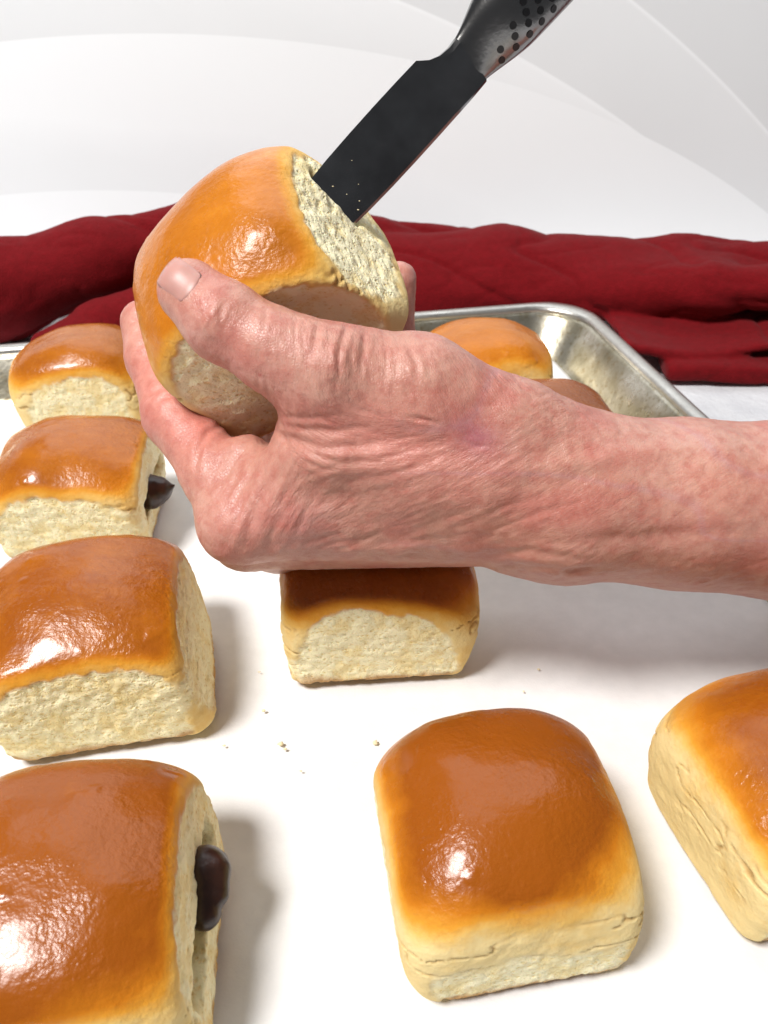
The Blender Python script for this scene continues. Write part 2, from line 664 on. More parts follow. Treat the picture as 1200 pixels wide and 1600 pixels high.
def rrect(w, d, r, z, nseg=10, nside=8):
    """ring of a rounded rectangle in pan coordinates"""
    pts = []
    cs = [(w / 2 - r, d / 2 - r, 0), (-w / 2 + r, d / 2 - r, 90), (-w / 2 + r, -d / 2 + r, 180), (w / 2 - r, -d / 2 + r, 270)]
    for k, (cx, cy, a0) in enumerate(cs):
        for i in range(nseg + 1):
            a = math.radians(a0 + 90 * i / nseg)
            pts.append((cx + r * math.cos(a), cy + r * math.sin(a)))
        nx_, ny_, _ = cs[(k + 1) % 4]
        a = math.radians(a0 + 90)
        e = (nx_ + r * math.cos(a), ny_ + r * math.sin(a))
        s = pts[-1]
        for i in range(1, nside):
            pts.append((s[0] + (e[0] - s[0]) * i / nside, s[1] + (e[1] - s[1]) * i / nside))
    p = np.array(pts)
    return np.column_stack([PAN_C[0] + p[:, 0] * EW[0] + p[:, 1] * ED[0], PAN_C[1] + p[:, 0] * EW[1] + p[:, 1] * ED[1], np.full(len(p), z)])


def loft(rings, cap=None):
    n = len(rings[0])
    v = np.concatenate(rings)
    f = []
    for k in range(len(rings) - 1):
        for i in range(n):
            j = (i + 1) % n
            f.append((k * n + i, k * n + j, (k + 1) * n + j, (k + 1) * n + i))
    if cap is not None:
        f.append(tuple(range(n)) if cap > 0 else tuple(range(n))[::-1])
    return v, f


pan = empty('sheet_pan', (PAN_C[0], PAN_C[1], TABLE_Z))
tag(pan, 'worn aluminium sheet pan lined with white paper under the rolls', 'baking pan')
prof = [(0.036, -0.0012), (0.030, -0.0010), (0.026, 0.0004), (0.0235, 0.0035), (0.0185, 0.012), (0.0125, 0.0215), (0.0095, RIM_Z - 0.002)]
rings = [rrect(PAN_W - 2 * i, PAN_D - 2 * i, max(0.032 - i * 0.35, 0.012), z) for i, z in prof]
low = [rrect(PAN_W - 2 * (i - 0.0009), PAN_D - 2 * (i - 0.0009), max(0.032 - i * 0.35, 0.012), z - 0.0013) for i, z in prof[::-1]]
v, f = loft(rings + low)
n_ = len(rings[0])
f.append(tuple(range(n_)))                                   # floor
f.append(tuple(range(len(v) - n_, len(v)))[::-1])            # underside
pb = build('pan_body', v, f, MAT_PAN, pan)
rim = []
for k in range(13):
    a = math.radians(200 - 360 * k / 12)
    rim.append(rrect(PAN_W - 2 * (0.0062 - 0.0046 * math.cos(a)), PAN_D - 2 * (0.0062 - 0.0046 * math.cos(a)), 0.0295, RIM_Z - 0.0030 + 0.0034 * math.sin(a), 14))
rim = [np.asarray(r) for r in rim]
v, f = loft(rim)
build('rolled_rim', v, [t[::-1] for t in f], MAT_RIM, pan)

# ------------------------------------------------------------------ parchment
gx = np.linspace(-0.5, 0.5, 150)
gy = np.linspace(-0.5, 0.5, 190)
GX, GY = np.meshgrid(gx, gy, indexing='ij')
pw, pd = PAN_W - 0.058, PAN_D - 0.060
lx, ly = GX.ravel() * pw, GY.ravel() * pd
wob = fbm(np.column_stack([lx * 14, ly * 14, lx * 0 + 3]), 3)
edge = np.maximum(sstep(0.46, 0.5, np.abs(GX.ravel())), sstep(0.47, 0.5, np.abs(GY.ravel())))
lx = lx + 0.0012 * fbm(np.column_stack([lx * 30, ly * 30, lx * 0 + 9]), 2)
pz = 0.0003 + 0.0006 * wob + 0.0022 * edge * (0.6 + 0.5 * fbm(np.column_stack([lx * 22, ly * 22, lx * 0]), 2))
pv = np.column_stack([PAN_C[0] + lx * EW[0] + ly * ED[0], PAN_C[1] + lx * EW[1] + ly * ED[1], pz])
ids = np.arange(150 * 190).reshape(150, 190)
pq = np.stack([ids[:-1, :-1], ids[1:, :-1], ids[1:, 1:], ids[:-1, 1:]], -1).reshape(-1, 4)
paper = build('parchment_paper', pv, pq, MAT_PAPER)
sol = paper.modifiers.new('thickness', 'SOLIDIFY')
sol.thickness = 0.00012
sol.offset = -1
tag(paper, 'white parchment paper sheet lining the bottom of the sheet pan', 'paper')

# ------------------------------------------------------------------ red cloth
def cloth_field(p):
    def chain(pts, k=0.006, flat=1.0):
        d = None
        for (a, b) in zip(pts[:-1], pts[1:]):
            q = p.copy()
            c = cone(q, a[:3], b[:3], a[3], b[3])
            d = c if d is None else smin(d, c, k)
        return d

    def sheet(lo, hi, r, slope=0.0):
        c = (np.array(lo) + np.array(hi)) / 2
        e = (np.array(hi) - np.array(lo)) / 2 - r
        q = p - c
        q[:, 2] = q[:, 2] - slope * q[:, 0] + 0.0035 * vnoise(np.column_stack([p[:, 0] * 16, p[:, 1] * 16, p[:, 2] * 0 + lo[2] * 300]))
        q[:, 1] = q[:, 1] + 0.006 * vnoise(np.column_stack([p[:, 0] * 12, p[:, 0] * 0, p[:, 2] * 0 + lo[2] * 500]))
        q = np.abs(q) - e
        return np.sqrt((np.maximum(q, 0) ** 2).sum(1)) + np.minimum(q.max(1), 0) - r

    main = chain([(-0.20, 0.55, 0.022, 0.022), (-0.05, 0.54, 0.024, 0.026), (0.08, 0.535, 0.026, 0.027), (0.20, 0.525, 0.027, 0.025), (0.32, 0.51, 0.031, 0.023), (0.52, 0.505, 0.032, 0.023)], 0.012)
    main2 = chain([(-0.02, 0.508, 0.012, 0.012), (0.10, 0.508, 0.016, 0.017), (0.20, 0.480, 0.034, 0.016), (0.30, 0.455, 0.045, 0.012), (0.52, 0.455, 0.045, 0.012)], 0.012)
    main = smin(main, main2, 0.030)
    tall = chain([(-0.60, 0.50, 0.018, 0.026), (-0.36, 0.492, 0.021, 0.030), (-0.25, 0.490, 0.026, 0.029), (-0.185, 0.505, 0.042, 0.022), (-0.12, 0.53, 0.053, 0.018), (-0.04, 0.555, 0.048, 0.018), (0.08, 0.57, 0.020, 0.020)], 0.016)
    front = chain([(-0.215, 0.462, 0.004, 0.008), (-0.175, 0.466, 0.013, 0.015), (-0.12, 0.485, 0.024, 0.021), (-0.04, 0.508, 0.024, 0.024)], 0.012)
    l1 = sheet((0.165, 0.417, TABLE_Z + 0.0005), (0.60, 0.56, 0.0085), 0.0035)
    l2 = sheet((0.140, 0.430, 0.0100), (0.60, 0.56, 0.0175), 0.0035, 0.0)
    d = smin(smin(main, tall, 0.002), smin(front, np.minimum(l1, l2), 0.002), 0.002)
    ridg = fbm(np.column_stack([p[:, 0] * 11, p[:, 1] * 16, p[:, 2] * 18]), 2)
    return d + 0.0030 * ridg


cv, cq = mesh_field(cloth_field, (-0.66, 0.40, TABLE_Z - 0.02), (0.62, 0.62, 0.12), 0.0020, 3)
cv = relax(cv, cq, 2, 0.5)
cn = vnormals(cv, cq)
cr_ = fbm(np.column_stack([cv[:, 0] * 45 + cv[:, 2] * 30, cv[:, 1] * 60, cv[:, 2] * 95]), 2)
rdg = (1 - np.abs(vnoise(np.column_stack([cv[:, 0] * 13 + cv[:, 2] * 25, cv[:, 1] * 30, cv[:, 2] * 42 + cv[:, 0] * 6])))) ** 9
rdg2 = (1 - np.abs(vnoise(np.column_stack([cv[:, 0] * 34 - cv[:, 2] * 30, cv[:, 1] * 50, cv[:, 2] * 60]) + 20))) ** 8
cv = cv + cn * (0.0005 * cr_ + 0.0004 * fbm(cv * 110, 3) - 0.0024 * rdg - 0.0007 * rdg2)[:, None]
cv[:, 2] = np.maximum(cv[:, 2], TABLE_Z + 0.0004)
cv[:, 1] = np.minimum(cv[:, 1], BACK_Y - 0.004)
cl = build('linen_cloth', cv, cq, MAT_CLOTH)
tag(cl, 'crumpled dark red linen cloth bunched along the back of the pan', 'cloth')


# ------------------------------------------------------------------ rolls
def roll_field(par):
    a, b, h = par['a'], par['b'], par['h']
    tear = par['tear']                        # how far each side (+x, -x, +y, -y) is torn in, metres
    taper = par.get('taper', 0.0035)
    seed = par['seed']

    def shape(p):
        w = 0.0024 * fbm(p * 30 + seed * 7.7, 2)
        x = p[:, 0] + 0.05 * math.sin(seed * 2.3) * p[:, 2] + 0.0016 * vnoise(p * 26 + seed * 3.1)
        y = p[:, 1] + 0.05 * math.sin(seed * 3.7) * p[:, 2] + 0.0016 * vnoise(p * 26 + seed * 5.3 + 40)
        z = p[:, 2]
        zc = 0.40 * h
        up = z > zc
        ov = par.get('over', 1.13)
        A, B = a * ov, b * ov
        ex = par.get('square', 2.7)
        q = ((np.abs(x) / A) ** ex + (np.abs(y) / B) ** ex) ** (1 / ex)
        zz = np.where(up, (z - zc) / (h - zc), (zc - z) / (zc * 2.6))
        r = (q ** 2.2 + np.abs(zz) ** 2.2) ** (1 / 2.2)
        dome = (r - 1) * (h - zc) * 0.95 + w
        tzb = np.clip(1 - z / (0.62 * h), 0, 1) ** 1.6
        tzf = np.clip(1 - z / (0.85 * h), 0, 1)
        flare = par.get('flare', (0, 0, 0, 0))
        pl = np.full(len(p), -1.0, np.float32)
        for k, (c, s, half) in enumerate(((x, 1, a), (x, -1, a), (y, 1, b), (y, -1, b))):
            tz = tzb * taper if flare[k] == 0 else -tzf * flare[k]
            pl = smax(pl, s * c - (half - tear[k]) + tz, 0.006)
        pl = pl + 0.0004 * fbm(p * 260 + seed * 2.9, 3)
        return dome, pl, z

    slits = par.get('slits', [])
    hollows = par.get('hollows', [])
    lips = par.get('lips', [])

    def fn(p):
        p = p.astype(np.float32)
        dome, pl, z = shape(p)
        d = smax(dome, pl, 0.0035)
        d = smax(d, -z + 0.0003, 0.004)
        for (a_, b_, r_) in lips:
            rag = 0.0014 * fbm(p * 260 + seed, 2)
            d = smin(d, cone(p, a_, b_, r_, r_) + rag, 0.004)
        for (c, e, rot, rr) in slits:
            q = (p - np.array(c, np.float32)) @ np.array(rot, np.float32)
            q = np.abs(q) - np.array(e, np.float32)
            bx = np.sqrt((np.maximum(q, 0) ** 2).sum(1)) + np.minimum(q.max(1), 0) - rr
            d = smax(d, -bx, 0.002)
        for (c, r) in hollows:
            q = p - np.array(c, np.float32)
            d = smax(d, r - np.sqrt((q * q).sum(1)), 0.003)
        return d

    return fn, shape


def make_roll(par):
    """returns verts (roll frame), quads, normals and the browning maps"""
    fn, shape = roll_field(par)
    a, b, h = par['a'], par['b'], par['h']
    v, q = mesh_field(fn, (-a - 0.006, -b - 0.006, -0.003), (a + 0.006, b + 0.006, h + 0.005), par.get('res', 0.0006), 4)
    v = relax(v, q, 1, 0.5)
    n = vnormals(v, q)
    dome, pl, z = shape(v.astype(np.float32))
    seed = par['seed']
    rag = 0.0010 * fbm(v * 300 + seed, 3)
    crumb = sstep(-0.0005, 0.0007, pl - dome + rag - par.get('hide', 0.0010))
    if 'smoothside' in par:                   # this side kept its pale skin
        k, keep = par['smoothside']
        comp = n[:, k // 2] * (1 if k % 2 == 0 else -1)
        crumb = crumb * (1 - keep * sstep(0.35, 0.7, comp) * sstep(par.get('skin_z', -1) - 0.10, par.get('skin_z', -1) + 0.10, v[:, 2] / h + 0.12 * fbm(v * 90 + seed, 3)))
    slit = np.zeros(len(v))
    for (c, e, rot, rr) in par.get('slits', []):
        qq = np.abs((v - np.array(c)) @ np.array(rot)) - np.array(e)
        bx = np.sqrt((np.maximum(qq, 0) ** 2).sum(1)) + np.minimum(qq.max(1), 0) - rr
        slit = np.maximum(slit, sstep(0.0009, 0.0001, bx))
    for (a_, b_, r_) in par.get('lips', []):
        slit = np.maximum(slit, sstep(0.0030, 0.0012, cone(v.astype(np.float32), a_, b_, r_, r_)))
    for (c, r) in par.get('hollows', []):
        slit = np.maximum(slit, sstep(0.0016, 0.0004, np.linalg.norm(v - np.array(c), axis=1) - r))
    crumb = np.maximum(crumb, slit)
    # crust recedes at a torn edge; crumb is ragged and stringy
    coarse = fbm(v * np.array([330, 330, 380]) + seed * 3, 3, 0.6)
    holes = np.minimum(fbm(v * 560 + seed * 9, 2), 0.15)
    disp = crumb * (-0.0006 + 0.00030 * coarse + 0.0005 * holes)
    strings = fbm(v * np.array([160, 160, 420]) + seed, 2)
    disp += crumb * 0.0003 * strings
    disp += (1 - crumb) * 0.00025 * fbm(v * 120 + seed * 2, 2)
    bub = np.maximum(vnoise(v * 210 + seed * 13) - 0.72, 0) * (1 - crumb)
    disp += 0.0012 * bub
    # fine cracks where the pale shoulder starts
    zz = v[:, 2] / h
    cf = np.abs(fbm(np.column_stack([v[:, 0] * 60, v[:, 1] * 60, v[:, 2] * 170]) + seed * 4, 3))
    crack = sstep(0.075, 0.0, cf) * sstep(0.30, 0.42, zz) * sstep(0.68, 0.56, zz) * (1 - crumb)
    disp -= 0.0008 * crack
    v2 = v + n * disp[:, None]
    v2[:, 2] = np.maximum(v2[:, 2], 0.0)
    n2 = vnormals(v2, q)
    wav = 0.10 * fbm(v * 55 + seed * 6, 2)
    lo, hi_ = par.get('brown', (0.46, 0.86))
    brown = sstep(lo, hi_, zz + wav) * par.get('bake', 1.0)
    brown *= 1 - 0.55 * sstep(-0.0040, 0.0, pl - dome) * (1 - crumb)
    foot = sstep(0.0064, 0.0022, v[:, 2] + 0.0030 * fbm(v * 110 + seed, 3))
    return v2, q, n2, dict(brown=brown, crumb=crumb, foot=foot, crack=crack)


def place_roll(par, M3, t, label, group=None, loc=None):
    v, q, n, at = make_roll(par)
    vw = v @ M3.T + t
    nw = n @ M3.T
    root = empty('bread_roll', tuple(loc if loc is not None else t))
    tag(root, label, 'bread roll', group)
    keys = list(at)
    fm = at['crumb'][q].mean(1)
    low = (v[q][:, :, 2].mean(1) < 0.0016)
    bot = low & (n[q][:, :, 2].mean(1) < -0.45)
    for nm, sel, mat in (('glazed_crust', (fm <= 0.5) & ~bot, MAT_CRUST), ('torn_crumb', (fm > 0.5) & ~bot, MAT_CRUMB), ('bottom_crust', bot, MAT_CRUMB)):
        if not sel.any():
            continue
        sv, sq, arr = submesh(vw, q, sel, [nw] + [at[k] for k in keys])
        A_ = dict(zip(keys, arr[1:]))
        if nm == 'bottom_crust':
            A_['foot'] = np.ones(len(sv))
        build(nm, sv, sq, mat, root, A_, normals=arr[0])
    return root


def rz(deg):
    a = math.radians(deg)
    return np.array([[math.cos(a), -math.sin(a), 0], [math.sin(a), math.cos(a), 0], [0, 0, 1.0]])


I3 = np.eye(3)


def tilt_x(deg):
    a = math.radians(deg)
    return np.array([[1, 0, 0], [0, math.cos(a), -math.sin(a)], [0, math.sin(a), math.cos(a)]])


BASE = 0.0014
GROUP = 'glazed rolls set out on the parchment'
# name: centre x, y, yaw, parameters, label
ROLLS = [
    ((-0.154, 0.374), 6, dict(a=.0325, b=.031, h=.049, tear=(.001, -.002, .001, .002), seed=1, bake=.86, res=.0008),
     'shiny golden roll by the back wall of the pan, behind the small chocolate roll'),
    ((-0.129, 0.2785), 4, dict(a=.0345, b=.0325, h=.0495, tear=(.0065, .002, .002, .002), flare=(.003, 0, 0, 0), seed=2, bake=.88, res=.0007,
                              slits=[((.032, .000, .019), (.012, .019, .0022), I3, .0014)]),
     'golden roll with one small chocolate piece poking out of its side'),
    ((-0.0915, 0.1835), 10, dict(a=.0360, b=.0335, h=.0505, tear=(.0080, .002, .001, .0028), flare=(.0065, 0, 0, 0), seed=3, bake=.94),
     'golden roll with a wide pale torn front, between the two rolls holding chocolate'),
    ((-0.0755, 0.0960), 7, dict(a=.0360, b=.033, h=.049, tear=(.0075, 0, .001, .001), flare=(.006, 0, 0, 0), seed=4, bake=1.06, brown=(.50, .90), smoothside=(3, 1.0),
                               slits=[((.033, -.002, .019), (.013, .020, .0026), tilt_x(0), .0018)]),
     'dark brown shiny roll with a thick folded chocolate piece sticking out of its side'),
    ((-0.0035, 0.2095), 4, dict(a=.0345, b=.031, h=.047, tear=(.001, .001, .001, .0025), seed=5),
     'roll underneath the hand and wrist, its torn pale side in view'),
    ((0.0308, 0.1135), 9, dict(a=.0312, b=.0310, h=.0480, tear=(.002, .001, .002, .0022), seed=6, bake=1.08, brown=(.53, .90), smoothside=(3, 1.0), skin_z=.40, taper=.0020, square=2.8),
     'dark golden roll with a smooth pale front side standing alone on the paper'),
    ((0.1125, 0.1290), 14, dict(a=.0325, b=.0325, h=.050, tear=(.001, .000, .001, .001), seed=7, brown=(.52, .95), bake=.95, smoothside=(1, 1.0), taper=.004),
     'roll showing a tall smooth yellow cracked side, next to the dark golden roll standing alone'),
    ((0.053, 0.384), 8, dict(a=.0335, b=.031, h=.048, tear=(.001, .001, .001, .001), seed=8, bake=.7, res=.0008),
     'golden roll near the back corner of the pan, behind another roll and the wrist'),
    ((0.0765, 0.319), 8, dict(a=.0320, b=.031, h=.045, tear=(.001, .001, .001, .001), seed=9, res=.0008),
     'roll mostly hidden behind the wrist, in front of the back corner roll'),
]
for (cx, cy), yaw, par, label in ROLLS:
    place_roll(par, rz(yaw), np.array([cx, cy, BASE]), label, GROUP)

# the roll held in the hand, dome up-left towards us, one torn side up-right where the knife goes in
S1 = np.array([0.78, -0.59, -0.20])
S1 /= np.linalg.norm(S1)
UU = np.array([-0.55, -0.58, -0.60])
UU -= S1 * (UU @ S1)
UU /= np.linalg.norm(UU)
UU = math.cos(math.radians(13)) * UU + math.sin(math.radians(13)) * np.cross(S1, UU)
_a = math.radians(13)
S1 = math.cos(_a) * S1 + math.sin(_a) * np.cross(S1, UU)
S2 = np.cross(S1, UU)                    # towards us and down
HELD_C = C(413, 452, 0.240)              # a point 24 mm above the roll's foot
# roll frame: x = S1, y = -S2, z = UU
held_view = np.stack([S1, -S2, UU], axis=1)
held_M = VIEW @ held_view
held_t = view_to_world(HELD_C[None])[0] - held_M @ np.array([0, 0, 0.024])
KN_ROT = held_view.T                      # view -> roll frame

# ------------------------------------------------------------------ knife frame (view coordinates)
KA = C(508, 327, 0.234)                   # where the blade enters the roll
KB = C(741, 74, 0.228)                    # neck between blade and handle
k_ax = (KB - KA) / np.linalg.norm(KB - KA)
k_w = np.array([0.74, 0.66, 0.55])        # from cutting edge to spine
k_w -= k_ax * (k_w @ k_ax)
k_w /= np.linalg.norm(k_w)
k_n = np.cross(k_ax, k_w)
if k_n[2] > 0:
    k_n = -k_n                            # faces us
slit_rot = held_view.T @ np.stack([k_ax, k_w, k_n], axis=1)
slit_c = held_view.T @ (KA - HELD_C) + np.array([0, 0, 0.024])
held_par = dict(a=.0350, b=.0345, h=.057, tear=(.0058, .001, .001, .0045), flare=(.0085, 0, 0, .003), seed=12, hollows=[((.014, -.0550, .018), .0315)], bake=.74, brown=(.44, .90), taper=.001, hide=.0006,
                slits=[(tuple(slit_c), (.022, .0092, .0008), slit_rot, .0006)],
                lips=[(slit_c + slit_rot @ np.array([-.0015, -.0085, .0042]), slit_c + slit_rot @ np.array([-.0035, .0100, .0042]), .0032)])
place_roll(held_par, held_M, held_t, 'golden roll held up between thumb and fingers with the knife stuck in its side', None,
           loc=view_to_world(HELD_C[None])[0])

# ------------------------------------------------------------------ hand and forearm
def px(r, d):
    return r * d / FPX


def joint(x, y, d, rpx):
    return np.append(C(x, y, d), px(rpx, d))


THUMB = [joint(297, 456, .2045, 51), joint(350, 503, .203, 60), joint(432, 550, .203, 63), joint(500, 582, .204, 66)]
TMETA = [joint(500, 582, .204, 66), joint(650, 614, .212, 87), joint(800, 692, .220, 92), joint(900, 762, .227, 112)]
INDEX = [joint(224, 505, .262, 36), joint(240, 560, .257, 40), joint(276, 650, .245, 49), joint(338, 740, .234, 51), joint(376, 822, .227, 55)]
MIDDLE = [joint(300, 470, .292, 32), joint(296, 545, .292, 38), joint(325, 665, .277, 44), joint(385, 830, .247, 52)]
RING = [joint(440, 470, .300, 32), joint(425, 550, .300, 37), joint(425, 660, .290, 40), joint(432, 838, .264, 48)]
PINKY = [joint(624, 436, .287, 27), joint(612, 530, .291, 34), joint(570, 650, .290, 36), joint(505, 828, .278, 46)]
PALM = [(joint(368, 818, .227, 58), joint(860, 775, .230, 108)),
        (joint(385, 838, .247, 54), joint(860, 785, .248, 96)),
        (joint(432, 846, .264, 48), joint(860, 790, .264, 84)),
        (joint(505, 835, .278, 44), joint(860, 790, .276, 70))]
FORE = [(joint(880, 779, .229, 108), joint(1060, 785, .232, 113), joint(1230, 797, .236, 121), joint(1900, 850, .275, 165)),
        (joint(880, 785, .248, 101), joint(1060, 791, .250, 106), joint(1230, 803, .256, 114), joint(1900, 860, .30, 160))]


def hand_field(p):
    p = p.astype(np.float32)

    def chain(js, k):
        d = None
        for a, b in zip(js[:-1], js[1:]):
            c = cone(p, a[:3], b[:3], a[3], b[3])
            d = c if d is None else smin(d, c, k)
        return d

    palm = None
    for a, b in PALM:
        c = cone(p, a[:3], b[:3], a[3], b[3])
        palm = c if palm is None else smin(palm, c, 0.010)
    tm = chain(TMETA, 0.006)
    web = cone(p, C(496, 655, .213), C(452, 765, .222), px(52, .213), px(60, .222))
    fill = cone(p, C(540, 690, .212), C(740, 720, .217), px(76, .212), px(92, .217))
    body = smin(palm, smin(tm, smin(web, fill, 0.010), 0.010), 0.012)
    pad = cone(p, C(388, 716, .229), C(420, 770, .228), px(38, .229), px(45, .228))
    body = smin(body, pad, 0.007)
    for js in FORE:
        body = smin(body, chain(js, 0.012), 0.014)
    # wrist crease lobe on the underside
    body = smin(body, cone(p, C(810, 838, .232), C(885, 848, .233), px(52, .232), px(54, .233)), 0.006)
    th = chain(THUMB, 0.004)
    body = smin(body, th, 0.006)
    body = smin(body, cone(p, C(485, 560, .203), C(560, 566, .207), px(46, .203), px(48, .207)), 0.006)
    fi = chain(INDEX, 0.004)
    fi = smin(fi, smin(chain(MIDDLE, 0.004), smin(chain(RING, 0.004), chain(PINKY, 0.004), 0.002), 0.002), 0.002)
    return smin(body, fi, 0.005)


hv, hq = mesh_field(hand_field, C(180, 420, .255) * 0 + np.array([-0.092, -0.095, 0.175]), (0.335, 0.075, 0.365), 0.0011, 4)
hv = relax(hv, hq, 2, 0.5)


def subdivide(v, q):
    """one level of linear quad subdivision followed by smoothing"""
    e = np.sort(np.concatenate([q[:, [0, 1]], q[:, [1, 2]], q[:, [2, 3]], q[:, [3, 0]]]), 1)
    key = e[:, 0].astype(np.int64) * len(v) + e[:, 1]
    uk, inv = np.unique(key, return_inverse=True)
    ev = (v[uk // len(v)] + v[uk % len(v)]) / 2
    fv = v[q].mean(1)
    n, m, k = len(v), len(uk), len(q)
    E_ = inv.reshape(4, k) + n
    Fi = np.arange(k) + n + m
    out = []
    for i in range(4):
        out.append(np.stack([q[:, i], E_[i], Fi, E_[(i + 3) % 4]], 1))
    return np.concatenate([v, ev, fv]), np.concatenate(out)


# keep the resolution where we look: only the part left of the elbow stretch is refined
hv, hq = subdivide(hv, hq)
hv = relax(hv, hq, 2, 0.5)
hn = vnormals(hv, hq)
PXY = np.column_stack([hv[:, 0] / hv[:, 2] * FPX + 600, hv[:, 1] / hv[:, 2] * FPX + 800])
front = sstep(0.15, -0.25, (hn * hv).sum(1) / np.linalg.norm(hv, axis=1))

disp = np.zeros(len(hv))


def stroke(pts, w, amp):
    """a crease along a polyline on the side of the skin that faces us (pixels, pixels, metres)"""
    pts = np.asarray(pts, float)
    lo, hi_ = pts.min(0) - 4 * w, pts.max(0) + 4 * w
    m = np.where((PXY[:, 0] > lo[0]) & (PXY[:, 0] < hi_[0]) & (PXY[:, 1] > lo[1]) & (PXY[:, 1] < hi_[1]) & (front > 0))[0]
    if not len(m):
        return
    s = PXY[m]
    best = np.full(len(m), 1e9)
    tt = np.zeros(len(m))
    L = len(pts) - 1
    for k in range(L):
        a, b = pts[k], pts[k + 1]
        d = b - a
        t = np.clip(((s - a) @ d) / (d @ d + 1e-9), 0, 1)
        dist = np.hypot(*(s - a - t[:, None] * d).T)
        better = dist < best
        best[better] = dist[better]
        tt[better] = (k + t[better]) / L
    taper = np.clip(np.sin(np.pi * np.clip(tt, 0.02, 0.98)), 0, 1) ** 0.6
    prof = np.exp(-(best / w) ** 2) - 0.35 * np.exp(-((best - 2.0 * w) / w) ** 2)
    disp[m] -= 0.64 * amp * prof * taper * front[m]


# direction of the skin lines, from places on the hand (x, y, angle in degrees with y down)
DIRS = np.array([(300, 470, -60), (360, 500, -62), (440, 560, 80), (520, 545, 85), (590, 570, 78), (660, 600, 70), (740, 650, 55),
                 (450, 640, 70), (480, 690, 20), (560, 690, 15), (640, 700, -15), (720, 740, -28), (820, 720, -32), (820, 800, -25),
                 (950, 740, -30), (950, 830, -24), (1100, 760, -22), (1150, 850, -12), (420, 730, 105), (380, 790, 112), (450, 800, 125),
                 (540, 780, 145), (640, 800, -20), (520, 850, 165), (660, 860, -6), (780, 870, -6), (300, 720, -40), (250, 600, -15)], float)


def flow(x, y):
    w = 1 / (((DIRS[:, 0] - x) ** 2 + (DIRS[:, 1] - y) ** 2) / 40 ** 2 + 0.15) ** 1.6
    a = np.radians(DIRS[:, 2]) * 2
    return 0.5 * math.atan2((w * np.sin(a)).sum(), (w * np.cos(a)).sum())


def auto_strokes(n, box, length, w, amp, seed):
    r = random.Random(seed)
    for _ in range(n):
        x, y = r.uniform(box[0], box[2]), r.uniform(box[1], box[3])
        Lg = r.uniform(*length)
        pts = [(x, y)]
        a0 = flow(x, y) + r.gauss(0, 0.13)
        for _k in range(4):
            a = flow(*pts[-1]) + r.gauss(0, 0.10)
            if math.cos(a - a0) < 0:
                a += math.pi
            a0 = a
            pts.append((pts[-1][0] + math.cos(a) * Lg / 4, pts[-1][1] + math.sin(a) * Lg / 4))
        stroke(pts, r.uniform(*w), r.uniform(*amp))


auto_strokes(260, (400, 520, 640, 900), (25, 80), (2.6, 4.5), (.00007, .00020), 1)
auto_strokes(190, (600, 540, 900, 900), (25, 70), (2.4, 4.0), (.00004, .00013), 2)
auto_strokes(90, (880, 660, 1210, 930), (25, 70), (2.6, 3.6), (.00002, .00007), 3)
auto_strokes(60, (330, 680, 470, 880), (30, 90), (3, 6), (.00010, .00026), 4)
auto_strokes(30, (300, 440, 480, 620), (20, 50), (2.6, 4), (.00006, .00016), 5)
# the creases one can point at
for pts, w, amp in [
    ([(416, 668), (455, 690), (500, 702), (560, 700), (620, 690)], 6, .00075),
    ([(420, 660), (470, 672), (520, 676), (570, 668)], 5, .00055),
    ([(430, 652), (480, 655), (530, 650)], 4.5, .0004),
    ([(470, 705), (520, 722), (590, 722), (650, 705)], 5, .0005),
    ([(500, 745), (560, 752), (640, 735), (720, 705)], 6, .00045),
    ([(440, 735), (415, 770), (395, 815), (385, 850)], 7, .0007),
    ([(470, 740), (445, 780), (425, 825), (420, 860)], 6, .00055),
    ([(410, 710), (385, 750), (362, 800)], 6, .00045),
    ([(505, 760), (475, 800), (460, 845)], 5, .0004),
    ([(353, 660), (325, 675), (310, 700), (305, 735)], 5, .0009),
    ([(212, 545), (225, 536), (240, 532)], 3.5, .0004),
    ([(222, 628), (245, 608), (275, 598)], 4, .0006),
    ([(228, 640), (255, 622), (280, 612)], 3.5, .0003),
    ([(335, 515), (322, 490), (330, 468)], 5, .0004),
    ([(318, 505), (312, 485)], 4, .0003),
    ([(352, 520), (342, 495), (352, 470)], 5, .00035),
    ([(545, 505), (535, 530), (528, 560), (530, 600)], 5, .0007),
    ([(500, 500), (492, 530), (485, 560)], 5, .0006),
    ([(572, 512), (568, 545), (560, 590)], 5, .00045),
    ([(600, 520), (605, 560), (600, 600)], 5, .00035),
    ([(640, 535), (650, 570), (648, 610)], 5, .0003),
    ([(400, 880), (480, 868), (580, 872), (680, 868)], 6, .0006),
    ([(640, 868), (740, 872), (830, 862), (900, 872)], 6, .0006),
    ([(720, 890), (800, 882), (880, 890), (960, 888)], 5, .0005),
    ([(870, 908), (885, 895), (930, 885)], 5, .0008),
    ([(560, 840), (640, 830), (720, 800)], 6, .00035),
    ([(700, 830), (780, 795), (860, 770)], 5, .0003),
    ([(740, 845), (830, 805), (920, 780)], 5, .0003),
]:
    stroke(pts, w, amp)
# broad relief: tendon, hollow behind the thumb, knuckle
def bump_at(x, y, sx_, sy_, amp, rot=0):
    a = math.radians(rot)
    dx, dy = PXY[:, 0] - x, PXY[:, 1] - y
    u = dx * math.cos(a) + dy * math.sin(a)
    w = -dx * math.sin(a) + dy * math.cos(a)
    return amp * np.exp(-(u / sx_) ** 2 - (w / sy_) ** 2) * front


